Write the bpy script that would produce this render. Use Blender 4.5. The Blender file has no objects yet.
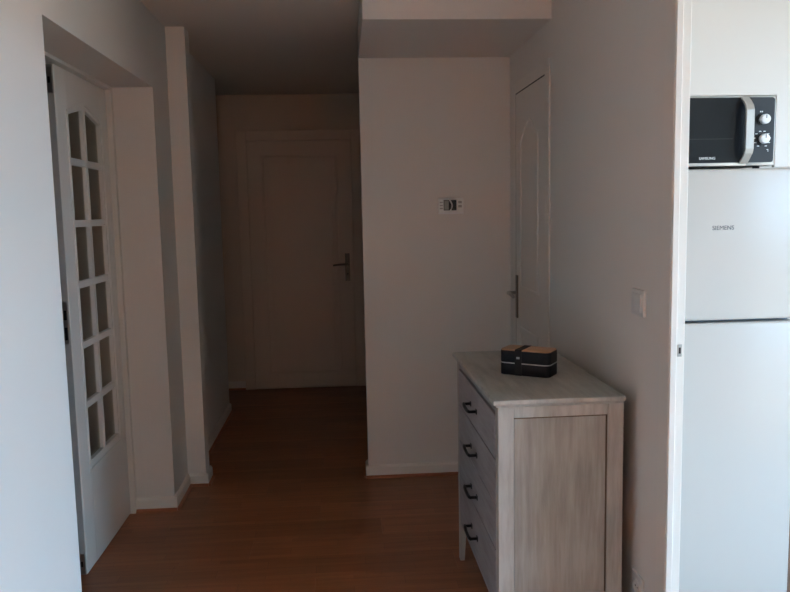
import bpy, bmesh, math, random
from mathutils import Matrix, Vector
random.seed(7)
S = bpy.context.scene
C = S.collection

# ------------------------------------------------------------------ camera
cam_d = bpy.data.cameras.new('camera')
cam = bpy.data.objects.new('camera', cam_d)
C.objects.link(cam)
cam_d.sensor_width = 36.0
cam_d.lens = 760.0 / 790.0 * 36.0
cam_d.clip_start = 0.02
right = Vector((0.9974, -0.0694, -0.0202))
up = Vector((0.0277, 0.1096, 0.9936))
fwd = Vector((0.0668, 0.9916, -0.1112))
m = Matrix((right, up, -fwd)).transposed().to_4x4()
m.translation = Vector((0, 0, 1.51))
cam.matrix_world = m
S.camera = cam

# ------------------------------------------------------------------ sky and daylight
W = bpy.data.worlds.new('sky')
S.world = W
W.use_nodes = True
nt = W.node_tree
nt.nodes.clear()
wo = nt.nodes.new('ShaderNodeOutputWorld')
bg = nt.nodes.new('ShaderNodeBackground')
geo = nt.nodes.new('ShaderNodeTexCoord')
sep = nt.nodes.new('ShaderNodeSeparateXYZ')
ramp = nt.nodes.new('ShaderNodeValToRGB')
mr = nt.nodes.new('ShaderNodeMapRange')
mr.inputs[1].default_value = -1; mr.inputs[2].default_value = 1
nt.links.new(geo.outputs['Generated'], sep.inputs[0])
nt.links.new(sep.outputs[2], mr.inputs[0])
nt.links.new(mr.outputs[0], ramp.inputs[0])
e = ramp.color_ramp.elements
e[0].position = 0.47; e[0].color = (0.20, 0.20, 0.19, 1)       # ground below the horizon
e[1].position = 0.53; e[1].color = (0.47, 0.765, 1.08, 1)        # hazy horizon
n = e.new(1.0); n.color = (0.36, 0.62, 1.0, 1)                 # zenith
nt.links.new(ramp.outputs[0], bg.inputs[0])
bg.inputs[1].default_value = 19.5
nt.links.new(bg.outputs[0], wo.inputs[0])

def portal(name, loc, rot, sx, sy):
    l = bpy.data.lights.new(name, 'AREA'); l.shape = 'RECTANGLE'; l.size = sx; l.size_y = sy
    l.cycles.is_portal = True
    o = bpy.data.objects.new(name, l); C.objects.link(o); o.location = loc; o.rotation_euler = rot
    return o
WX, WY0, WY1, WZ0, WZ1 = 3.0, 0.22, 1.78, 0.12, 2.38          # the kitchen's glazed balcony door
YB = -2.6                                                        # wall behind the viewer
BY0, BY1, BZ0, BZ1 = -1.9, -1.3, 0.10, 1.90                     # unseen opening added in the right wall for warm fill light
portal('fill_window_portal', (1.007+.02, (BY0+BY1)/2, (BZ0+BZ1)/2), (0, math.pi/2, 0), BZ1-BZ0, BY1-BY0)
sun_d = bpy.data.lights.new('sun', 'SUN'); sun_d.energy = 165.0; sun_d.angle = math.radians(0.53); sun_d.color = (1.0, 0.90, 0.78)
sun = bpy.data.objects.new('sun', sun_d); C.objects.link(sun)
sun.rotation_euler = Vector((-0.55, 0.20, -0.81)).to_track_quat('-Z', 'Y').to_euler()
portal('window_portal', (WX + 0.16, (WY0+WY1)/2, (WZ0+WZ1)/2), (0, math.pi/2, 0), WZ1-WZ0, WY1-WY0)

S.view_settings.view_transform = 'Standard'
S.view_settings.look = 'None'
S.view_settings.gamma = 1.0
S.view_settings.use_curve_mapping = False
S.view_settings.exposure = 0.2

# ------------------------------------------------------------------ materials
def mat(name, col, rough=0.6, metal=0.0, bump=0.0, bscale=200, var=0.0, vscale=4.0, stretch=(1, 1, 1), spec=0.5, coat=0.0):
    M = bpy.data.materials.new(name); M.use_nodes = True
    t = M.node_tree; b = t.nodes['Principled BSDF']
    b.inputs['Base Color'].default_value = (*col, 1)
    b.inputs['Roughness'].default_value = rough
    b.inputs['Metallic'].default_value = metal
    b.inputs['Specular IOR Level'].default_value = spec
    b.inputs['Coat Weight'].default_value = coat
    tc = t.nodes.new('ShaderNodeTexCoord'); mp = t.nodes.new('ShaderNodeMapping')
    mp.inputs['Scale'].default_value = stretch
    t.links.new(tc.outputs['Object'], mp.inputs[0])
    if var:
        nz = t.nodes.new('ShaderNodeTexNoise'); nz.inputs['Scale'].default_value = vscale; nz.inputs['Detail'].default_value = 4
        t.links.new(mp.outputs[0], nz.inputs['Vector'])
        mx = t.nodes.new('ShaderNodeMix'); mx.data_type = 'RGBA'
        mx.inputs[6].default_value = (*[c*(1-var) for c in col], 1)
        mx.inputs[7].default_value = (*[min(1, c*(1+var)) for c in col], 1)
        t.links.new(nz.outputs[0], mx.inputs[0]); t.links.new(mx.outputs[2], b.inputs['Base Color'])
    if bump:
        nb = t.nodes.new('ShaderNodeTexNoise'); nb.inputs['Scale'].default_value = bscale; nb.inputs['Detail'].default_value = 3
        t.links.new(mp.outputs[0], nb.inputs['Vector'])
        bp = t.nodes.new('ShaderNodeBump'); bp.inputs['Strength'].default_value = bump; bp.inputs['Distance'].default_value = 0.002
        t.links.new(nb.outputs[0], bp.inputs['Height']); t.links.new(bp.outputs[0], b.inputs['Normal'])
    return M

PAINT = mat('wall_paint', (0.80, 0.765, 0.715), 0.85, bump=0.15, bscale=120, var=0.015, vscale=2)
SHADEDP = mat('shaded_wall_paint', (0.66, 0.54, 0.43), 0.85, bump=0.15, bscale=120, var=0.015, vscale=2)  # wall paint darkened and warmed to carry the corridor's shade
CEIL = mat('ceiling_paint', (0.80, 0.76, 0.70), 0.9, bump=0.1, bscale=90)
GLOSSW = mat('white_gloss_paint', (0.80, 0.76, 0.70), 0.45, bump=0.04, bscale=60)
SHADEDW = mat('shaded_gloss_paint', (0.68, 0.55, 0.44), 0.45, bump=0.04, bscale=60)  # gloss paint darkened the same way for the shaded end door
BASEB = mat('baseboard_paint', (0.80, 0.76, 0.70), 0.5)
FOOTSTRIP = mat('red_brown_strip', (0.42, 0.15, 0.07), 0.45, var=0.2, vscale=30)
METAL = mat('brushed_steel', (0.45, 0.44, 0.42), 0.35, metal=1.0, bump=0.05, bscale=300)
DARKMETAL = mat('aged_brass_dark', (0.16, 0.13, 0.10), 0.4, metal=0.8, var=0.2, vscale=40)
EDGEM = mat('dull_edge_metal', (0.48, 0.46, 0.43), 0.6, metal=0.2, var=0.1, vscale=30)
SILVER = mat('silver_plastic', (0.44, 0.42, 0.39), 0.42, metal=0.5, bump=0.04, bscale=400, stretch=(1, 1, 20))
BLACKGLASS = mat('black_glass', (0.012, 0.014, 0.017), 0.15, spec=0.35, var=0.1, vscale=20)
BLACKPL = mat('black_plastic', (0.018, 0.020, 0.023), 0.45, spec=0.35, bump=0.05)
FRIDGE = mat('white_enamel', (0.53, 0.485, 0.445), 0.28, spec=0.4, bump=0.02, bscale=25)
CABF = mat('white_cabinet_front', (0.72, 0.67, 0.62), 0.35, bump=0.02, bscale=40)
SEAL = mat('grey_seal', (0.16, 0.19, 0.22), 0.7, var=0.1)
WHITEPL = mat('white_plastic', (0.74, 0.73, 0.70), 0.4, bump=0.02)
THERM = mat('thermostat_plastic', (0.86, 0.86, 0.82), 0.35, bump=0.02)
PRINTD = mat('dark_print', (0.08, 0.09, 0.11), 0.5, var=0.05)
PRINTW = mat('white_print', (0.85, 0.85, 0.85), 0.5, var=0.05)
BENTO = mat('black_matt_plastic', (0.006, 0.006, 0.009), 0.45, bump=0.05, bscale=500, spec=0.2)
BAMBOO = mat('bamboo_lid', (0.55, 0.31, 0.18), 0.5, var=0.25, vscale=12, stretch=(2, 30, 2))
ELASTIC = mat('black_elastic', (0.008, 0.008, 0.009), 0.85, bump=0.3, bscale=900)
SEALW = mat('pale_seal', (0.55, 0.54, 0.52), 0.5)
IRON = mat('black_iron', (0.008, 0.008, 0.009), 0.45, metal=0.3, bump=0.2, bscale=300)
LCD = mat('lcd_dark', (0.012, 0.013, 0.012), 0.25, var=0.1)
LCDL = mat('lcd_pale', (0.33, 0.34, 0.30), 0.3, var=0.1)
TILE = mat('kitchen_tile', (0.55, 0.52, 0.47), 0.4, var=0.08, vscale=6)
CABW = mat('brown_laminate', (0.20, 0.11, 0.07), 0.5, var=0.25, vscale=8, stretch=(10, 10, 1))
ROOMW = mat('beige_wallpaper', (0.50, 0.42, 0.30), 0.9, bump=0.2, var=0.05)
RECESS = mat('bare_chipboard', (0.20, 0.15, 0.10), 0.9, var=0.2)

def glass():
    M = bpy.data.materials.new('obscure_glass'); M.use_nodes = True
    t = M.node_tree; b = t.nodes['Principled BSDF']
    b.inputs['Base Color'].default_value = (0.82, 0.74, 0.58, 1)
    b.inputs['Transmission Weight'].default_value = 1.0
    b.inputs['Roughness'].default_value = 0.22
    b.inputs['IOR'].default_value = 1.3
    return M
GLASS = glass()

def whitewash(name, light, dark, stretch, lo, hi, rough=0.6):
    M = bpy.data.materials.new(name); M.use_nodes = True
    t = M.node_tree; b = t.nodes['Principled BSDF']; b.inputs['Roughness'].default_value = rough
    tc = t.nodes.new('ShaderNodeTexCoord'); mp = t.nodes.new('ShaderNodeMapping'); mp.inputs['Scale'].default_value = stretch
    t.links.new(tc.outputs['Object'], mp.inputs[0])
    a = t.nodes.new('ShaderNodeTexNoise'); a.inputs['Scale'].default_value = 6; a.inputs['Detail'].default_value = 8; a.inputs['Roughness'].default_value = 0.62
    t.links.new(mp.outputs[0], a.inputs['Vector'])
    big = t.nodes.new('ShaderNodeTexNoise'); big.inputs['Scale'].default_value = 4.5; big.inputs['Detail'].default_value = 2
    t.links.new(tc.outputs['Object'], big.inputs['Vector'])
    mul = t.nodes.new('ShaderNodeMath'); mul.operation = 'ADD'
    half = t.nodes.new('ShaderNodeMath'); half.operation = 'MULTIPLY'; half.inputs[1].default_value = 0.55
    t.links.new(big.outputs[0], half.inputs[0]); t.links.new(a.outputs[0], mul.inputs[0]); t.links.new(half.outputs[0], mul.inputs[1])
    r = t.nodes.new('ShaderNodeValToRGB')
    r.color_ramp.elements[0].position = lo; r.color_ramp.elements[0].color = (*dark, 1)
    r.color_ramp.elements[1].position = hi; r.color_ramp.elements[1].color = (*light, 1)
    t.links.new(mul.outputs[0], r.inputs[0]); t.links.new(r.outputs[0], b.inputs['Base Color'])
    bp = t.nodes.new('ShaderNodeBump'); bp.inputs['Strength'].default_value = 0.25; bp.inputs['Distance'].default_value = 0.002
    t.links.new(a.outputs[0], bp.inputs['Height']); t.links.new(bp.outputs[0], b.inputs['Normal'])
    return M
WASH_POST = whitewash('whitewashed_post', (0.50, 0.475, 0.43), (0.35, 0.31, 0.27), (6, 6, 0.8), 0.50, 0.85)
WASH_PANEL = whitewash('whitewashed_panel', (0.43, 0.395, 0.355), (0.27, 0.235, 0.195), (8, 8, 0.7), 0.48, 0.95)
WASH_DRAWER = whitewash('whitewashed_drawer', (0.37, 0.35, 0.355), (0.26, 0.235, 0.23), (3, 1.0, 8), 0.5, 0.9)
WASH_TOP = whitewash('worn_grey_top', (0.45, 0.44, 0.40), (0.30, 0.29, 0.26), (6, 0.9, 6), 0.5, 0.9, 0.5)
WOODRAW = mat('dark_wood_carcass', (0.13, 0.08, 0.05), 0.8, var=0.2, vscale=10)

def laminate():
    M = bpy.data.materials.new('oak_laminate'); M.use_nodes = True
    t = M.node_tree; b = t.nodes['Principled BSDF']; b.inputs['Roughness'].default_value = 0.38
    tc = t.nodes.new('ShaderNodeTexCoord')
    oi = t.nodes.new('ShaderNodeObjectInfo')
    # printed three-strip pattern, strips run along the board
    br = t.nodes.new('ShaderNodeTexBrick')
    br.inputs['Scale'].default_value = 1.0; br.inputs['Brick Width'].default_value = 0.42; br.inputs['Row Height'].default_value = 0.0643
    br.inputs['Mortar Size'].default_value = 0.0008; br.inputs['Bias'].default_value = 0.0
    br.inputs['Color1'].default_value = (0.34, 0.125, 0.050, 1); br.inputs['Color2'].default_value = (0.42, 0.165, 0.070, 1); br.inputs['Mortar'].default_value = (0.20, 0.08, 0.04, 1)
    t.links.new(tc.outputs['Object'], br.inputs['Vector'])
    mp = t.nodes.new('ShaderNodeMapping'); mp.inputs['Scale'].default_value = (1.5, 26, 26)
    add = t.nodes.new('ShaderNodeVectorMath'); add.operation = 'ADD'
    t.links.new(tc.outputs['Object'], add.inputs[0]); t.links.new(oi.outputs['Random'], add.inputs[1])
    t.links.new(add.outputs[0], mp.inputs[0])
    nz = t.nodes.new('ShaderNodeTexNoise'); nz.inputs['Scale'].default_value = 2.0; nz.inputs['Detail'].default_value = 6
    t.links.new(mp.outputs[0], nz.inputs['Vector'])
    mr = t.nodes.new('ShaderNodeMapRange'); mr.inputs[3].default_value = 0.62; mr.inputs[4].default_value = 1.3
    t.links.new(nz.outputs[0], mr.inputs[0])
    rr = t.nodes.new('ShaderNodeMapRange'); rr.inputs[3].default_value = 0.88; rr.inputs[4].default_value = 1.12
    t.links.new(oi.outputs['Random'], rr.inputs[0])
    mm = t.nodes.new('ShaderNodeMath'); mm.operation = 'MULTIPLY'
    t.links.new(mr.outputs[0], mm.inputs[0]); t.links.new(rr.outputs[0], mm.inputs[1])
    mx = t.nodes.new('ShaderNodeVectorMath'); mx.operation = 'SCALE'
    t.links.new(br.outputs['Color'], mx.inputs[0]); t.links.new(mm.outputs[0], mx.inputs['Scale'])
    t.links.new(mx.outputs[0], b.inputs['Base Color'])
    bp = t.nodes.new('ShaderNodeBump'); bp.inputs['Strength'].default_value = 0.08; bp.inputs['Distance'].default_value = 0.001
    t.links.new(nz.outputs[0], bp.inputs['Height']); t.links.new(bp.outputs[0], b.inputs['Normal'])
    return M
LAM = laminate()

# ------------------------------------------------------------------ mesh helpers
class MB:
    """collects shapes in one bmesh, then links them as one mesh object"""
    def __init__(s): s.bm = bmesh.new()
    def _add(s, bm2):
        me = bpy.data.meshes.new('tmp'); bm2.to_mesh(me); bm2.free(); s.bm.from_mesh(me); bpy.data.meshes.remove(me)
    def box(s, x0, x1, y0, y1, z0, z1, bev=0.0, seg=2):
        b = bmesh.new(); bmesh.ops.create_cube(b, size=1.0)
        for v in b.verts:
            v.co = Vector((x0 + (v.co.x+.5)*(x1-x0), y0 + (v.co.y+.5)*(y1-y0), z0 + (v.co.z+.5)*(z1-z0)))
        if bev: bmesh.ops.bevel(b, geom=list(b.edges), offset=bev, segments=seg, profile=0.5, affect='EDGES')
        s._add(b); return s
    def prism(s, pts, axis, a, c, bev=0.0):
        """polygon pts (two coordinates) extruded along axis from a to c"""
        def P(p, t):
            return {'x': (t, p[0], p[1]), 'y': (p[0], t, p[1]), 'z': (p[0], p[1], t)}[axis]
        b = bmesh.new()
        lo = [b.verts.new(P(p, a)) for p in pts]; hi = [b.verts.new(P(p, c)) for p in pts]
        k = len(pts)
        b.faces.new(lo); b.faces.new(hi[::-1])
        for i in range(k): b.faces.new((lo[i], hi[i], hi[(i+1) % k], lo[(i+1) % k]))
        bmesh.ops.recalc_face_normals(b, faces=list(b.faces))
        if bev:
            ed = [e for e in b.edges if e.is_manifold and e.calc_face_angle(0) > 0.5]
            bmesh.ops.bevel(b, geom=ed, offset=bev, segments=2, profile=0.5, affect='EDGES')
        s._add(b); return s
    def taper(s, lo, hi, z0, z1, bev=0.0):
        """frustum: lo / hi = (x0,x1,y0,y1) at z0 / z1"""
        b = bmesh.new()
        q = lambda r, z: [b.verts.new((x, y, z)) for x, y in ((r[0], r[2]), (r[1], r[2]), (r[1], r[3]), (r[0], r[3]))]
        A, B = q(lo, z0), q(hi, z1)
        b.faces.new(A); b.faces.new(B[::-1])
        for i in range(4): b.faces.new((A[i], B[i], B[(i+1) % 4], A[(i+1) % 4]))
        bmesh.ops.recalc_face_normals(b, faces=list(b.faces))
        if bev: bmesh.ops.bevel(b, geom=list(b.edges), offset=bev, segments=2, profile=0.5, affect='EDGES')
        s._add(b); return s
    def cyl(s, c, r, axis, a, d, n=24, bev=0.0):
        pts = [(c[0]+r*math.cos(2*math.pi*i/n), c[1]+r*math.sin(2*math.pi*i/n)) for i in range(n)]
        b0 = len(s.bm.faces)
        s.prism(pts, axis, a, d)
        if bev:
            pass
        return s
    def tube(s, pts, r, n=10, flat=1.0):
        """round bar through pts"""
        b = bmesh.new(); rings = []
        P = [Vector(p) for p in pts]
        for i, p in enumerate(P):
            d = ((P[min(i+1, len(P)-1)] - p).normalized() + (p - P[max(i-1, 0)]).normalized())
            d = d.normalized()
            h = Vector((0, 0, 1)) if abs(d.z) < 0.9 else Vector((1, 0, 0))
            u = d.cross(h).normalized(); w = d.cross(u).normalized()
            rr = r[i] if isinstance(r, (list, tuple)) else r
            rings.append([b.verts.new(p + u*rr*math.cos(2*math.pi*k/n) + w*rr*flat*math.sin(2*math.pi*k/n)) for k in range(n)])
        for A, B in zip(rings, rings[1:]):
            for k in range(n): b.faces.new((A[k], A[(k+1) % n], B[(k+1) % n], B[k]))
        b.faces.new(rings[0][::-1]); b.faces.new(rings[-1])
        bmesh.ops.recalc_face_normals(b, faces=list(b.faces))
        for f in b.faces: f.smooth = len(f.verts) == 4
        s._add(b); return s
    def shift(s, v):
        bmesh.ops.translate(s.bm, vec=Vector(v), verts=list(s.bm.verts)); return s
    def build(s, name, material, parent=None, base=(0, 0, 0), smooth=False):
        s.shift([-c for c in base])
        me = bpy.data.meshes.new(name); s.bm.to_mesh(me); s.bm.free()
        me.materials.append(material)
        if smooth:
            for p in me.polygons: p.use_smooth = True
            me.set_sharp_from_angle(angle=math.radians(35))
        o = bpy.data.objects.new(name, me); C.objects.link(o)
        if parent: o.parent = parent
        return o

def tag(o, label=None, cat=None, group=None, kind=None):
    for k, v in (('label', label), ('category', cat), ('group', group), ('kind', kind)):
        if v: o[k] = v
    return o
def empty(name, loc, rz=0.0):
    o = bpy.data.objects.new(name, None); C.objects.link(o); o.location = loc; o.rotation_euler = (0, 0, rz)
    o.empty_display_size = 0.05
    return o
def struct(name, mb, material, label, cat='wall'):
    return tag(mb.build(name, material), label, cat, kind='structure')
def lettering(name, body, size, material, parent, loc, rot, extrude=0.0003):
    cu = bpy.data.curves.new(name, 'FONT'); cu.body = body; cu.size = size; cu.extrude = extrude; cu.align_x = 'LEFT'
    t = bpy.data.objects.new('tmp_text', cu); C.objects.link(t)
    dg = bpy.context.evaluated_depsgraph_get()
    me = bpy.data.meshes.new_from_object(t.evaluated_get(dg))
    bpy.data.objects.remove(t); bpy.data.curves.remove(cu)
    me.name = name; me.materials.clear(); me.materials.append(material)
    o = bpy.data.objects.new(name, me); C.objects.link(o); o.parent = parent; o.location = loc; o.rotation_euler = rot
    return o

# ------------------------------------------------------------------ key planes
XL, XR = -0.900, 0.936         # hall walls
ZC = 2.495                     # ceiling
YM = 4.205                     # centre wall / pilaster plane
YF = 6.535                     # end wall of the corridor
YE = 5.78                      # end of the left corridor wall
XM = 0.112                     # free edge of the centre wall
DY0, DY1, DZ = 2.479, 3.853, 2.131  # opening of the glazed door in the left wall
KY0, KY1, KZ = 1.00, 2.125, 2.16    # kitchen opening in the right wall
RY0, RY1, RZ = 3.455, 4.050, 2.118  # narrow door in the right wall
XK = 1.007                     # kitchen side of the partition
XT = 0.976                     # the partition is thinner at the door lining
YKB = 3.25                     # kitchen rear wall

# ------------------------------------------------------------------ setting
ceil = struct('ceiling', MB().box(-4.1, XK, YB-.1, 6.7, ZC, ZC+.12).box(XK, WX+.15, -.7, 6.7, ZC, ZC+.12), CEIL, 'white painted ceiling over hall, corridor and kitchen', 'ceiling')
MB().box(XM, XR, 3.375, YM, 2.330, ZC).build('bulkhead', PAINT, ceil)

fl = struct('floor', MB().box(-1.20, XK, YB-.1, YF+.1, -.12, -.009), RECESS, 'reddish brown laminate floor of hall and corridor', 'floor')
struct('floor_kitchen', MB().box(XK, WX+.15, -.7, 6.7, -.12, 0), TILE, 'pale tiled kitchen floor around the fridge', 'floor')
struct('floor_side_room', MB().box(-4.1, -1.20, YB-.1, 6.7, -.12, 0), LAM, 'wooden floor of the dark room behind the glazed door', 'floor')

PW, PL = 0.193, 1.2
pm = {}
def plank(L):
    if L not in pm:
        o = MB().box(-L/2+.0003, L/2-.0003, -PW/2+.0003, PW/2-.0003, -.009, 0)
        me = bpy.data.meshes.new('plank'); o.bm.to_mesh(me); o.bm.free(); me.materials.append(LAM); pm[L] = me
    return pm[L]
row = 0
y = 1.40
while y < YF + .02:
    x = -1.20 - (0.15, 0.75, 0.45, 1.05)[row % 4]
    while x < XK:
        a, b = max(x, -1.20), min(x+PL, XK)
        if b - a > .02:
            o = bpy.data.objects.new('plank', plank(round(b-a, 3))); C.objects.link(o); o.parent = fl
            o.location = ((a+b)/2, y, 0)
        x += PL
    y += PW; row += 1
MB().box(-1.20, XK, YB-.1, 1.40-PW/2, -.009, 0).build('laminate_field', LAM, fl)

# left wall: near stretch, lintel over the glazed door, stretch up to the corridor corner
b = MB().box(XL-.30, XL, YB-.1, DY0, -.1, ZC).box(XL-.30, XL, DY0, DY1, DZ, ZC).box(XL-.30, XL, DY1, YE, -.1, ZC)
wl = struct('wall_left', b, PAINT, 'white left wall with a deep recess for the glazed door')
MB().box(XL, XL+.10, YM-.012, YM+.10, -.01, ZC).build('pilaster', PAINT, wl)
# centre wall
wm = struct('wall_middle', MB().box(XM, XK+.02, YM, YM+.10, -.1, ZC), PAINT, 'white wall facing the camera beside the corridor mouth')
# right wall
b = (MB().box(XR, XK, YB-.1, BY0, -.1, ZC).box(XR, XK, BY1, KY0, -.1, ZC).box(XR, XK, BY0, BY1, -.1, BZ0).box(XR, XK, BY0, BY1, BZ1, ZC).box(XR, XT, KY0, KY1, KZ, ZC).box(XR, XT, KY1, KY1+.10, -.1, ZC).box(XR, XK, KY1+.10, RY0, -.1, ZC)
     .box(XR, XK, RY0, RY1, RZ, ZC).box(XR, XK, RY1, YM, -.1, ZC).box(XR+.046, XK, RY0, RY1, -.1, RZ))
wr = struct('wall_right', b, PAINT, 'white right wall between the narrow door and the kitchen opening')
# corridor
struct('wall_end', MB().box(-2.1, 0.60, YF, YF+.12, -.1, ZC), SHADEDP, 'shadowed end wall of the corridor around the panelled door')
struct('wall_corridor_right', MB().box(0.36, 0.46, YM+.10, YF, -.1, ZC), SHADEDP, 'dark right-hand wall of the corridor behind the centre wall')
struct('wall_corridor_left', MB().box(-2.1, XL-.30, YE-.1, YE, -.1, ZC).box(-2.1, -2.0, YE, YF, -.1, ZC), SHADEDP, 'dark side branch of the corridor beyond the left corner')
# room behind the glazed door
struct('wall_side_room', MB().box(-4.0, -3.9, 0.4, YE, -.1, ZC).box(-4.0, XL-.30, 0.4, 0.5, -.1, ZC).box(-3.9, -2.1, YE-.1, YE, -.1, ZC), ROOMW,
       'beige papered walls of the dim room seen through the door glass')
# behind the camera
struct('wall_back', MB().box(-1.3, XK, YB-.1, YB, -.1, ZC), PAINT, 'white wall behind the viewer closing the hall')
# kitchen
struct('wall_kitchen_front', MB().box(XK, WX, -.7, -.6, -.1, ZC), PAINT, 'white kitchen wall behind the viewer, opposite the fridge')
struct('wall_kitchen_rear', MB().box(XK, WX+.15, YKB, YKB+.1, -.1, ZC), PAINT, 'white kitchen wall behind microwave and fridge')
b = (MB().box(WX, WX+.15, -.7, WY0, -.1, ZC).box(WX, WX+.15, WY1, YKB, -.1, ZC).box(WX, WX+.15, WY0, WY1, WZ1, ZC).box(WX, WX+.15, WY0, WY1, -.1, WZ0))
struct('wall_kitchen_right', b, PAINT, 'white outer kitchen wall with the window opening')
struct('sun_shade_slab', MB().box(WX+.15, WX+1.60, -.7, YKB+.1, ZC, ZC+.14), PAINT, 'unseen slab added outside to shade the kitchen window from the sun', 'sun shade')  # added out of view to keep most of the sun off the kitchen
win = tag(empty('window_1', (WX+.07, (WY0+WY1)/2, WZ0)), 'tall white kitchen window lighting hall and fridge', 'window', kind='structure')
bs = win.location
f = MB()
for yy in (WY0+.03, (WY0+WY1)/2, WY1-.03): f.box(WX+.04, WX+.10, yy-.03, yy+.03, WZ0, WZ1, bev=.004)
for zz in (WZ0+.03, 1.0, WZ1-.03): f.box(WX+.045, WX+.095, WY0, WY1, zz-.03, zz+.03, bev=.004)
f.build('window_frame', GLOSSW, win, bs)

win = tag(empty('fill_window', (XR+.035, (BY0+BY1)/2, BZ0)), 'unseen window frame added behind the viewer to let in warm light', 'window', kind='structure')
bs = win.location
f = MB()
for yy in (BY0+.03, (BY0+BY1)/2, BY1-.03): f.box(XR+.01, XR+.06, yy-.03, yy+.03, BZ0, BZ1, bev=.004)
for zz in (BZ0+.03, BZ1-.03): f.box(XR+.012, XR+.065, BY0, BY1, zz-.03, zz+.03, bev=.004)
f.build('window_frame', GLOSSW, win, bs)

# baseboards with a thin red-brown strip at the foot
def base_run(name, pts, label, h=.072, t=.014):
    """pts: list of (x0,y0,x1,y1,nx,ny): wall foot from-to and the outward normal"""
    mb, sc = MB(), MB()
    for (x0, y0, x1, y1, nx, ny) in pts:
        def prof(T, H0, H1, mbx, cap):
            if nx:
                a = x0; q = [(a, H0), (a+nx*T, H0), (a+nx*T, H1-cap), (a+nx*T*.35, H1), (a, H1)]
                mbx.prism(q, 'y', min(y0, y1), max(y0, y1))
            else:
                a = y0; q = [(a, H0), (a+ny*T, H0), (a+ny*T, H1-cap), (a+ny*T*.35, H1), (a, H1)]
                mbx.prism(q, 'x', min(x0, x1), max(x0, x1))
        prof(t, 0.0, h, mb, .012)
        prof(t+.012, 0.0, .018, sc, .010)
    o = mb.build(name, BASEB); tag(o, label, 'baseboard', kind='structure')
    sc.build('foot_strip', FOOTSTRIP, o)
    return o
base_run('baseboard_left', [(-1.095, DY1, XL+.0135, DY1, 0, -1), (XL, DY1-.0135, XL, YM-.012, 1, 0), (XL, YM-.012, XL+.1135, YM-.012, 0, -1), (XL+.10, YM-.0255, XL+.10, YM+.1135, 1, 0), (XL, YM+.10, XL, YE, 1, 0)],
         'white skirting stepping around the left recess and pilaster into the corridor')
base_run('baseboard_near', [(XL, YB, XL, DY0, 1, 0)], 'white skirting along the near left wall')
base_run('baseboard_middle', [(XM-.0135, YM, XR, YM, 0, -1), (XM, YM-.0135, XM, YM+.10, -1, 0)], 'white skirting under the thermostat wall')
base_run('baseboard_right', [(XR, KY1+.05, XR, RY0-.085, -1, 0)], 'white skirting on the right wall behind the dresser')
base_run('baseboard_end', [(-2.0, YF, -0.870, YF, 0, -1)], 'dim skirting left of the corridor end door')

def archpts(a, b, zside, zmid, n=10):
    """arched curve from (a,zside) up to the middle and back to (b,zside)"""
    return [(a + (b-a)*i/n, zside + (zmid-zside)*math.sin(math.pi*i/n)**1.3) for i in range(n+1)]

# ------------------------------------------------------------------ door_1: glazed leaf in the left recess
base = (-1.13, 3.48, 0)
d1 = tag(empty('door_1', base), 'white glazed door leaf with twelve panes and arched top, left recess', 'door', kind='structure')
Y0, Y1, ZT = 3.152, 3.814, 2.113
XF, XB = -1.115, -1.150
ya, yb, yc, yd = 3.280, 3.468, 3.497, 3.695
lf = MB()
lf.box(XB, XF, Y0, ya, .008, ZT, bev=.002).box(XB, XF, yd, Y1, .008, ZT, bev=.002)
lf.box(XB, XF, ya, yd, .008, .461)
# top rail with arched underside
zs, zm = 1.932, 1.978
def topz(y):
    t = (y-ya)/(yd-ya); return zs + (zm-zs)*(1-abs(2*t-1))**0.9
k = 14
arch = [(ya + (yd-ya)*i/k, topz(ya + (yd-ya)*i/k)) for i in range(k+1)]
for p, q in zip(arch, arch[1:]): lf.prism([(p[0], p[1]), (q[0], q[1]), (q[0], ZT), (p[0], ZT)], 'x', XB, XF)
leaf = lf.build('leaf', GLOSSW, d1, base)
# glazing bars
zr = [.461]
hp = (1.728 - .461 - 4*.030)/5
rows = []
z = .461
for i in range(5): rows.append((z, z+hp)); z += hp + .030
rows.append((1.758, None))
mu = MB().box(XB+.006, XF-.001, yb, yc, .461, 1.985)
mu.build('glazing_bar', GLOSSW, leaf, base)
for i in range(5):
    z0 = rows[i][1]
    MB().box(XB+.006, XF-.0015, ya, yd, z0, z0+.030, bev=.002).build('glazing_bar', GLOSSW, leaf, base)
for (z0, z1) in rows:
    for (p, q) in ((ya, yb), (yc, yd)):
        g = MB()
        if z1: g.box(XF-.021, XF-.017, p, q, z0, z1)
        else:
            pts = [(p, z0), (q, z0)] + [(q + (p-q)*i/5, topz(q + (p-q)*i/5)) for i in range(6)]
            g.prism(pts, 'x', XF-.021, XF-.017)
        g.build('pane', GLASS, leaf, base)
# raised bead round the glazing
bd = MB()
bd.box(XF, XF+.006, ya-.026, ya-.012, .421, 1.940, bev=.002).box(XF, XF+.006, yd+.012, yd+.026, .421, 1.940, bev=.002).box(XF, XF+.006, ya-.026, yd+.026, .414, .428, bev=.002)
ar2 = [(y_, z_+.022) for y_, z_ in arch]
ar2[0] = (ya-.019, 1.945); ar2[-1] = (yd+.019, 1.945)
for p, q in zip(ar2, ar2[1:]): bd.prism([(p[0], p[1]-.006), (q[0], q[1]-.006), (q[0], q[1]+.007), (p[0], p[1]+.007)], 'x', XF, XF+.006)
bd.build('moulding', GLOSSW, leaf, base)
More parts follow.
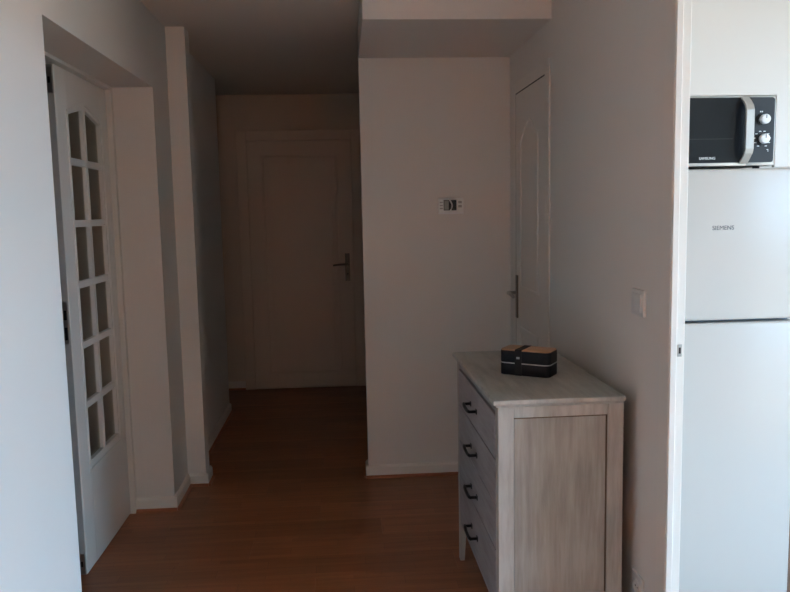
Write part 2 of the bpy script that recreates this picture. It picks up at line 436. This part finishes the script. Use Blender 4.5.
# metal edge of the leaf: lock forend and flush bolts
ed = MB().box(XB+.003, XF-.004, Y0-.003, Y0, .008, ZT-.004)
edge = tag(ed.build('edge_strip', EDGEM, d1, base), 'dull grey metal edge of the door leaf')
for z0, z1 in ((0.995, 1.170),):
    lp = MB().box(XB+.007, XF-.008, Y0-.005, Y0-.003, z0, z1, bev=.0008).build('lock_plate', METAL, edge, base)
MB().box(XB+.011, XF-.012, Y0-.0056, Y0-.0045, 1.012, 1.065).box(XB+.011, XF-.012, Y0-.0056, Y0-.0045, 1.095, 1.135).build('keep_hole', IRON, edge, base)
for z0, z1, zb in ((.01, .10, .055), (2.00, 2.10, 2.05)):
    bo = MB().box(XB+.005, XF-.006, Y0-.0055, Y0-.003, z0, z1, bev=.0008).build('flush_bolt', METAL, edge, base)
    MB().box(XB+.012, XF-.014, Y0-.0062, Y0-.005, zb-.012, zb+.012).build('bolt_slot', IRON, edge, base)
# frame in the recess
fr = MB().box(-1.16, -1.092, 3.818, DY1, 0, DZ, bev=.002).box(-1.16, -1.092, DY0+.001, DY1, 2.117, DZ, bev=.002).box(-1.16, -1.092, DY0+.001, DY0+.014, 0, DZ, bev=.002)
fr.build('door_frame', GLOSSW, d1, base)

# ------------------------------------------------------------------ door_2: panelled door at the end of the corridor
base = (-0.345, YF, 0)
d2 = tag(empty('door_2', base), 'dark panelled door closing the end of the corridor', 'door', kind='structure')
lx0, lx1, zt = -0.780, 0.090, 2.113
lf2 = MB().box(lx0+.003, lx1-.003, YF-.045, YF-.003, .012, zt-.003, bev=.003).build('leaf', SHADEDW, d2, base)
pn = MB()
px0, px1, pz0, pz1 = -0.662, -0.030, .128, 1.99
for q in ((px0, px1, pz0, pz0+.022), (px0, px1, pz1-.022, pz1), (px0, px0+.022, pz0, pz1), (px1-.022, px1, pz0, pz1)):
    pn.box(q[0], q[1], YF-.057, YF-.045, q[2], q[3], bev=.004)
pn.build('moulding', SHADEDW, lf2, base)
MB().box(px0+.055, px1-.055, YF-.051, YF-.045, pz0+.055, pz1-.055, bev=.004).build('panel', SHADEDW, lf2, base)
c2 = MB()
c2.box(lx0-.085, lx0, YF-.030, YF, 0, zt+.085, bev=.004).box(lx1, lx1+.085, YF-.030, YF, 0, zt+.085, bev=.004).box(lx0, lx1, YF-.030, YF, zt, zt+.085, bev=.004)
c2.build('door_frame', SHADEDW, d2, base)
hd = MB().box(.016, .056, YF-.052, YF-.044, .925, 1.160, bev=.003).build('handle_plate', DARKMETAL, d2, base)
MB().tube([(.036, YF-.05, 1.070), (.036, YF-.095, 1.070), (.024, YF-.102, 1.070), (-.034, YF-.104, 1.069), (-.086, YF-.100, 1.062)], [.010, .010, .011, .009, .008]).build('lever', DARKMETAL, hd, base)
MB().cyl((.036, .985), .008, 'y', YF-.054, YF-.05, 12).build('keyhole', IRON, hd, base)

# ------------------------------------------------------------------ door_3: narrow door in the right wall
base = (XR, 3.75, 0)
d3 = tag(empty('door_3', base), 'narrow white door with arched panel in the right wall', 'door', kind='structure')
XD = XR - .006
LY0, LY1, LZ = 3.463, 4.038, 2.104
lf3 = MB().box(XD, XR+.034, LY0, LY1, .010, LZ, bev=.002).build('leaf', GLOSSW, d3, base)
md = MB()
p0, p1 = LY0+.105, LY1-.105
md.box(XD-.006, XD, p0, p0+.016, 1.09, 1.85, bev=.003).box(XD-.006, XD, p1-.016, p1, 1.09, 1.85, bev=.003).box(XD-.006, XD, p0, p1, 1.09, 1.106, bev=.003)
aa = archpts(p0+.008, p1-.008, 1.85, 1.945, 12)
for p, q in zip(aa, aa[1:]): md.prism([(p[0], p[1]-.008), (q[0], q[1]-.008), (q[0], q[1]+.008), (p[0], p[1]+.008)], 'x', XD-.006, XD)
for a_, b_, c_, d_ in ((p0, p0+.016, .16, .89), (p1-.016, p1, .16, .89), (p0, p1, .16, .176), (p0, p1, .874, .89)): md.box(XD-.006, XD, a_, b_, c_, d_, bev=.003)
md.build('moulding', GLOSSW, lf3, base)
c3 = MB()
for a_, b_, c_, d_ in ((LY0-.078, LY0-.004, 0, 2.168), (LY1+.007, LY1+.070, 0, 2.168), (LY0-.004, LY1+.007, LZ+.007, 2.168)): c3.box(XR-.008, XR-.0002, a_, b_, c_, d_, bev=.003)
c3.build('door_frame', GLOSSW, d3, base)
MB().box(XD+.001, XR+.034, LY1+.0005, LY1+.0065, .01, LZ+.0065).box(XD+.001, XR+.034, LY0, LY1+.0005, LZ+.0005, LZ+.0065).build('door_seal_or_gap_shade', IRON, d3, base)  # black strip standing in for the shade in the gap round the leaf
MB().box(XR+.036, XR+.044, RY0+.001, RY1-.001, 0, RZ-.001).build('rebate', RECESS, d3, base)
hp3 = MB().box(XD-.008, XD, 3.985, 4.022, .925, 1.156, bev=.0025).build('handle_plate', DARKMETAL, d3, base)
MB().tube([(XD-.004, 4.003, 1.062), (XD-.045, 4.003, 1.062), (XD-.052, 3.992, 1.062), (XD-.053, 3.93, 1.060), (XD-.050, 3.885, 1.052)], [.010, .010, .011, .009, .008]).build('lever', METAL, hp3, base)

# ------------------------------------------------------------------ door_4: lining of the kitchen opening
base = (XR, KY1, 0)
d4 = tag(empty('door_4', base), 'white door lining of the bright kitchen opening', 'door', kind='structure')
c4 = MB()
c4.box(XR-.005, XR-.0002, KY1-.020, KY1+.045, 0, KZ+.04, bev=.0015)      # casing on the hall wall
c4.box(XR-.005, XR-.0002, KY0-.045, KY0+.020, 0, KZ+.04, bev=.0015)
c4.box(XR-.005, XR-.0002, KY0+.020, KY1-.020, KZ-.02, KZ+.04, bev=.0015)
c4.build('casing', GLOSSW, d4, base)
c4 = MB()
c4.box(XR-.004, XT+.003, KY1-.018, KY1-.0005, 0, KZ-.001, bev=.002).box(XR-.004, XT+.003, KY0+.0005, KY0+.018, 0, KZ-.001, bev=.002).box(XR-.004, XT+.003, KY0+.018, KY1-.018, KZ-.018, KZ-.0005, bev=.002)
jb = c4.build('lining', GLOSSW, d4, base)
c4 = MB().box(XR-.003, XR+.0165, KY1-.026, KY1-.0185, 0, KZ-.02, bev=.002).box(XR-.003, XR+.0165, KY0+.0185, KY0+.026, 0, KZ-.02, bev=.002)
c4.build('door_stop', GLOSSW, d4, base)
sp = MB().box(XR+.0215, XR+.0345, KY1-.0195, KY1-.0175, 1.074, 1.110, bev=.0006).build('strike_plate', METAL, d4, base)
MB().box(XR+.025, XR+.031, KY1-.0200, KY1-.0190, 1.083, 1.101).build('strike_hole', IRON, sp, base)

# ------------------------------------------------------------------ dresser
x0, x1, y0, y1, H = 0.459, 0.887, 2.322, 3.166, 0.908
base = ((x0+x1)/2, (y0+y1)/2, 0)
dr = tag(empty('dresser', base, 0.009), 'whitewashed wooden chest of four drawers with worn grey top against right wall', 'dresser')
tp = MB().box(x0, x1, y0, y1, H-.014, H, bev=.003).box(x0+.006, x1-.002, y0+.006, y1-.006, H-.026, H-.0138, bev=.003)
tag(tp.build('top', WASH_TOP, dr, base), 'worn grey-green painted top board')
# its pale worn edge moulding
e0 = MB().box(x0-.003, x1, y0-.003, y0+.004, H-.016, H-.001, bev=.003).box(x0-.003, x0+.004, y0+.004, y1, H-.016, H-.001, bev=.003)
e0.build('edge_moulding', WASH_POST, dr, base)
ax, bx, ay, by = 0.474, 0.886, 2.336, 3.152      # carcass
PX, PY = .052, .040
def leg(xa, xb, ya_, yb_, fx, fy):
    """post from the floor to the top; below the carcass it tapers towards one corner"""
    mb = MB().box(xa, xb, ya_, yb_, .176, H-.026, bev=.002)
    tx, ty = (xb-xa)*.32, (yb_-ya_)*.15
    s0, s1 = .017, .022                                # narrowed in two steps, slimmer at the foot
    mb.taper((xa+(0 if fx < 0 else tx+s0), xb-(tx+s0 if fx < 0 else 0), ya_+(0 if fy < 0 else ty), yb_-(ty if fy < 0 else 0)),
             (xa+(0 if fx < 0 else s1), xb-(s1 if fx < 0 else 0), ya_, yb_), 0, .1765, bev=.0015)
    return mb.build('leg', WASH_POST, dr, base)
leg(ax, ax+PX, ay, ay+PY, -1, -1); leg(bx-PX, bx, ay, ay+PY, 1, -1); leg(ax, ax+PX, by-PY, by, -1, 1); leg(bx-PX, bx, by-PY, by, 1, 1)
for yy0, yy1, pa, pb in ((ay, ay+PY, ay+.010, ay+.016), (by-PY, by, by-.016, by-.010)):
    MB().box(ax+PX, bx-PX, yy0+.002, yy1-.004, .8445, H-.026, bev=.0015).build('side_rail', WASH_POST, dr, base)
    MB().box(ax+PX, bx-PX, yy0+.002, yy1-.004, .176, .240, bev=.0015).build('side_rail', WASH_POST, dr, base)
    MB().box(ax+PX+.003, bx-PX-.003, pa, pb, .242, .8415).build('side_panel', WASH_PANEL, dr, base)
    q = MB()                                           # dark strips standing in for shade in the panel's top and right gaps
    MB_in = (ax+PX, bx-PX, .250, .8445)
    for xa, xb, za, zb in ((MB_in[1]-.0045, MB_in[1]-.0005, .242, .8405), (MB_in[0]+.0005, MB_in[1]-.0005, .8405, .844)):
        q.box(xa, xb, pa-.004 if pa < 2.6 else pb, pa if pa < 2.6 else pb+.004, za, zb)
    q.build('panel_gap_shade', WOODRAW, dr, base)
MB().box(bx-.012, bx-.004, ay+PY, by-PY, .18, H-.027).build('back_panel', WOODRAW, dr, base)
MB().box(ax+.030, bx-.013, ay+PY+.001, by-PY-.001, .200, .210).box(ax+.024, ax+.028, ay+PY+.001, by-PY-.001, .212, H-.03).build('carcass', WOODRAW, dr, base)
MB().box(ax+.002, ax+.022, ay+PY, by-PY, .172, .222, bev=.0015).build('front_rail', WASH_DRAWER, dr, base)
MB().box(ax+.003, ax+.022, ay+PY, by-PY, .8555, H-.0265, bev=.001).build('front_rail', WASH_DRAWER, dr, base)
zz = [.226, .389, .543, .697, .8485]
hc = .5*(ay+by) + .020
dmesh = {}
for i in range(4):
    za, zb = zz[i]+.0022, zz[i+1]-.0022
    d = MB().box(ax-.001, ax+.020, ay+PY+(.010 if i == 3 else .003), by-PY-.003, za, zb, bev=.0022).build('drawer', WASH_DRAWER, dr, base)
    zc = (za+zb)/2 - .012 + (-.012, -.010, -.003, .010)[i]
    h = MB()
    for s_ in (-1, 1):
        h.tube([(ax-.001, hc+s_*.059, zc), (ax-.028, hc+s_*.059, zc)], .0055)
        h.box(ax-.004, ax-.0008, hc+s_*.059-.011, hc+s_*.059+.011, zc-.009, zc+.009, bev=.001)
    h.tube([(ax-.028, hc-.066, zc+.001), (ax-.029, hc-.050, zc-.001), (ax-.030, hc-.028, zc-.004), (ax-.030, hc+.028, zc-.004), (ax-.029, hc+.050, zc-.001), (ax-.028, hc+.066, zc+.001)], [.0045, .0062, .0058, .0058, .0062, .0045])
    tag(h.build('handle', IRON, d, base), 'black iron bow handle')

# ------------------------------------------------------------------ lunch box on the dresser
bw, bd_, bh = .190, .106, .094
lb = tag(empty('lunch_box', (.668, 2.700, H), math.radians(-34)), 'black two-tier lunch box with bamboo lid and elastic strap on dresser', 'lunch box')
def rrect(w, d, r, n=6):
    out = []
    for cx, cy, a0 in ((w/2-r, d/2-r, 0), (-w/2+r, d/2-r, 90), (-w/2+r, -d/2+r, 180), (w/2-r, -d/2+r, 270)):
        for i in range(n+1):
            a = math.radians(a0 + 90*i/n); out.append((cx + r*math.cos(a), cy + r*math.sin(a)))
    return out
def tier(z0, z1, g0=.0):
    b = MB(); b.prism(rrect(bw, bd_, .022), 'z', z0, z1, bev=.0025); return b
tier(0, .0430).build('lower_tier', BENTO, lb, smooth=True)
MB().prism(rrect(bw+.0012, bd_+.0012, .022), 'z', .0425, .0460).build('pale_seal', SEALW, lb, smooth=True)
tier(.0455, .0890).build('upper_tier', BENTO, lb, smooth=True)
MB().prism(rrect(bw-.004, bd_-.004, .020), 'z', .0890, .0930, bev=.0015).build('lid', BAMBOO, lb, smooth=True)
sx = -.021
st = MB()
w_ = .013
hw = bd_/2 + .0016
prof = [(-hw, -.0002), (-hw, .090), (-hw+.004, .0945), (hw-.004, .0945), (hw, .090), (hw, -.0002)]
inn = [(hw-.0014, -.0002), (hw-.0014, .089), (hw-.005, .0932), (-hw+.005, .0932), (-hw+.0014, .089), (-hw+.0014, -.0002)]
for i in range(5):
    st.prism([prof[i], prof[i+1], inn[4-i], inn[5-i]], 'x', sx-w_, sx+w_)
strap = st.build('strap', ELASTIC, lb)
tag(MB().box(sx-.006, sx+.006, -hw-.0012, -hw-.0002, .061, .069, bev=.0004).build('strap_tag', METAL, strap), 'small grey tag on the strap')

# ------------------------------------------------------------------ thermostat
tb = (.6005, YM, 1.531)
th = tag(empty('thermostat', tb), 'white wall thermostat with dark display on the centre wall', 'thermostat')
MB().box(.5315, .6695, YM-.026, YM, 1.488, 1.575, bev=.005).build('housing', THERM, th, tb, smooth=True)
MB().box(.532, .669, YM-.032, YM-.004, 1.487, 1.496, bev=.002).build('lower_lip', PRINTW, th, tb)
sc_ = MB().box(.559, .6305, YM-.0275, YM-.0255, 1.507, 1.564, bev=.0008).build('display', LCD, th, tb)
MB().box(.563, .588, YM-.0282, YM-.0272, 1.511, 1.560).build('display_field', LCDL, sc_, tb)
pts = [(.592+.014*math.sin(math.pi*i/10), YM-.0285, 1.499+.066*i/10) for i in range(11)]
MB().tube(pts, .0040, 8).build('dial_arc', THERM, sc_, tb)
for i in range(3): MB().box(.538, .555, YM-.0285, YM-.0255, 1.514+i*.016, 1.523+i*.016, bev=.001).build('button', SILVER, th, tb)
for i in range(2): MB().box(.640, .660, YM-.0285, YM-.0255, 1.522+i*.022, 1.536+i*.022, bev=.002).build('button', SILVER, th, tb)

# ------------------------------------------------------------------ light switch and socket on the right wall
sb = (XR, 2.335, 1.205)
sw = tag(empty('light_switch', sb), 'square white light switch on the right wall beside the kitchen opening', 'switch')
MB().box(XR-.010, XR, 2.284, 2.386, 1.164, 1.248, bev=.003).build('plate', WHITEPL, sw, sb, smooth=True)
MB().box(XR-.014, XR-.009, 2.301, 2.369, 1.177, 1.235, bev=.002).build('rocker', WHITEPL, sw, sb, smooth=True)
ob = (XR, 2.305, .275)
so = tag(empty('wall_socket', ob), 'white wall socket low behind the dresser on right wall', 'socket')
MB().box(XR-.009, XR, 2.262, 2.348, .232, .316, bev=.003).build('plate', WHITEPL, so, ob, smooth=True)
r = MB()
n_ = 20
for i in range(n_):
    a, c = 2*math.pi*i/n_, 2*math.pi*(i+1)/n_
    P_ = lambda a, q: (2.305 + q*math.cos(a), .274 + q*math.sin(a))
    r.prism([P_(a, .019), P_(a, .026), P_(c, .026), P_(c, .019)], 'x', XR-.013, XR-.0085)
r.build('socket_ring', WHITEPL, so, ob)
MB().cyl((2.296, .274), .003, 'x', XR-.0098, XR-.0085, 10).cyl((2.314, .274), .003, 'x', XR-.0098, XR-.0085, 10).build('pin_hole', IRON, so, ob)

# ------------------------------------------------------------------ fridge
fy = 2.60
fb = (1.33, 2.92, 0)
fx0, fx1 = 1.028, 1.628
fg = tag(empty('refrigerator', fb), 'tall white fridge with freezer door on top in the kitchen', 'refrigerator')
MB().box(fx0, fx1, fy+.060, YKB-.02, .045, 1.633, bev=.006).build('cabinet', FRIDGE, fg, fb, smooth=True)
MB().box(fx0+.02, fx1-.02, fy+.055, fy+.10, .0, .060).build('plinth', SEAL, fg, fb)
MB().box(fx0+.012, fx1-.012, fy+.050, fy+.061, .07, 1.623).build('door_seal_or_gap_shade', SEAL, fg, fb)
fd = MB().box(fx0, fx1, fy, fy+.052, 1.0985, 1.633, bev=.010, seg=4).build('freezer_door', FRIDGE, fg, fb, smooth=True)
MB().box(fx0, fx1, fy, fy+.052, .055, 1.0890, bev=.010, seg=4).build('fridge_door', FRIDGE, fg, fb, smooth=True)
lettering('lettering', 'SIEMENS', .0215, PRINTD, fd, (1.298-fb[0], fy-.0004-fb[1], 1.4205), (math.pi/2, 0, 0))
for sx_ in (fx0+.06, fx1-.06): MB().cyl((sx_, 3.12), .02, 'z', 0, .046, 14).build('foot', BLACKPL, fg, fb)

# ------------------------------------------------------------------ microwave on the fridge
my = 2.602
mb_ = (1.29, 2.78, 1.633)
mw = tag(empty('microwave', mb_), 'black and silver microwave oven standing on the white fridge', 'microwave')
mx0, mx1, mz0, mz1 = 1.060, 1.5185, 1.6430, 1.8830
MB().box(mx0, mx1, my+.030, my+.34, mz0, mz1, bev=.004).build('case', WHITEPL, mw, mb_, smooth=True)
xs = 1.4200
MB().box(mx0, xs-.001, my+.002, my+.0305, mz0, mz1, bev=.003).build('door_frame', SILVER, mw, mb_, smooth=True)
dg_ = MB().box(mx0+.008, xs-.0015, my-.001, my+.004, mz0+.0105, mz1-.0065, bev=.0015).build('door_glass', BLACKGLASS, mw, mb_)
MB().box(xs, mx1, my+.002, my+.0305, mz0, mz1, bev=.003).build('control_frame', SILVER, mw, mb_, smooth=True)
def rr2(xa, xb, za, zb, r, n=5):
    return [(xa, za)] + [(xb-r+r*math.cos(math.radians(-90+90*i/n)), za+r+r*math.sin(math.radians(-90+90*i/n))) for i in range(n+1)] + \
           [(xb-r+r*math.cos(math.radians(90*i/n)), zb-r+r*math.sin(math.radians(90*i/n))) for i in range(n+1)] + [(xa, zb)]
cp = MB().prism(rr2(xs, mx1-.006, mz0+.0105, mz1-.0065, .010), 'y', my-.001, my+.004).build('control_panel', BLACKPL, mw, mb_)
MB().prism([(1.10, 1.735), (1.365, 1.735), (1.365, 1.737), (1.10, 1.737)], 'y', my-.0015, my-.0005).build('window_edge', BLACKPL, dg_, mb_)
# bowed handle: flat silver band standing off the door in the middle
hw0, hw1 = xs-.040, xs-.012
N = 14
prof = []
for i in range(N+1):
    t = i/N
    z_ = mz0+.006 + t*(mz1-mz0-.010)
    off = 0.041*min(1, math.sin(math.pi*t)*1.9)**.9 if 0 < t < 1 else 0
    prof.append((z_, my-.001-off))
h = MB()
for (za, ya_), (zb, yb_) in zip(prof, prof[1:]):
    h.prism([(ya_, za), (yb_, zb), (yb_+.009, zb), (ya_+.009, za)], 'x', hw0+.010, hw1+.010)
h.build('handle', SILVER, mw, mb_, smooth=True)
for zc in (1.8005, 1.7335):
    MB().cyl((1.4700, zc), .021, 'y', my-.006, my-.0005, 32).build('knob_skirt', BLACKPL, mw, mb_)
    kb = MB().prism([(1.4700+.0165*math.cos(2*math.pi*i/28), zc+.0165*math.sin(2*math.pi*i/28)) for i in range(28)], 'y', my-.026, my-.006, bev=.003).build('knob', PRINTW, mw, mb_, smooth=True)
    MB().box(1.4687, 1.4713, my-.0268, my-.0258, zc+.002, zc+.014).build('pointer', PRINTD, kb, mb_)
for i in range(10):
    a = math.radians(-150 + i*33.3) + math.pi/2
    cx, cz = 1.4700 + .0276*math.cos(a), 1.7335 + .0276*math.sin(a)
    MB().box(cx-.004, cx+.004, my-.0016, my-.0008, cz-.0012, cz+.0012).build('dial_mark', PRINTW, cp, mb_)
for (xa, xb, za, zb) in ((1.460, 1.4635, 1.825, 1.8295), (1.466, 1.4695, 1.825, 1.8295), (1.487, 1.493, 1.6965, 1.698), (1.4915, 1.493, 1.690, 1.6965)):
    MB().box(xa, xb, my-.0016, my-.0008, za, zb).build('dial_mark', PRINTW, cp, mb_)
lettering('lettering', 'SAMSUNG', .0128, PRINTW, dg_, (1.2445-mb_[0], my-.0014-mb_[1], 1.6655-mb_[2]), (math.pi/2, 0, 0))
for fx_ in (mx0+.04, mx1-.04):
    for fy_ in (my+.05, my+.30): MB().cyl((fx_, fy_), .012, 'z', 1.633, 1.6440, 12).build('foot', BLACKPL, mw, mb_)

# ------------------------------------------------------------------ wall cabinet over and beside the microwave
ub = (1.40, 2.8, mz1+.0012)
uc = tag(empty('wall_cabinet', ub), 'plain white kitchen cabinet front above the microwave, reaching the ceiling', 'cabinet')
MB().box(1.02, 1.90, fy+.022, YKB-.001, mz1+.0012, ZC-.01, bev=.002).build('body', WHITEPL, uc, ub)
MB().prism([(1.02, mz1+.0012), (mx1+.0012, mz1+.0012), (mx1+.0012, 1.637), (1.90, 1.637), (1.90, ZC-.01), (1.02, ZC-.01)], 'y', fy+.004, fy+.021).build('door', CABF, uc, ub)

# ------------------------------------------------------------------ base cabinet beside the fridge, at the right edge
cb = (1.95, 2.95, 0)
kc = tag(empty('base_cabinet', cb), 'brown kitchen base cabinet right of the fridge, just at the picture edge', 'cabinet')
MB().box(1.645, 2.245, fy+.06, YKB-.01, .10, .86, bev=.002).build('body', CABW, kc, cb)
dd = MB().box(1.647, 2.243, fy+.038, fy+.059, .105, .855, bev=.002).build('door', CABW, kc, cb)
MB().tube([(2.18, fy+.038, .62), (2.18, fy+.010, .62), (2.18, fy+.010, .76), (2.18, fy+.038, .76)], .006).build('handle', METAL, dd, cb)
MB().box(1.655, 2.235, fy+.09, YKB-.04, 0, .10).build('plinth', CABW, kc, cb)
MB().box(1.64, 2.25, fy+.03, YKB-.005, .86, .895, bev=.003).build('worktop', TILE, kc, cb)
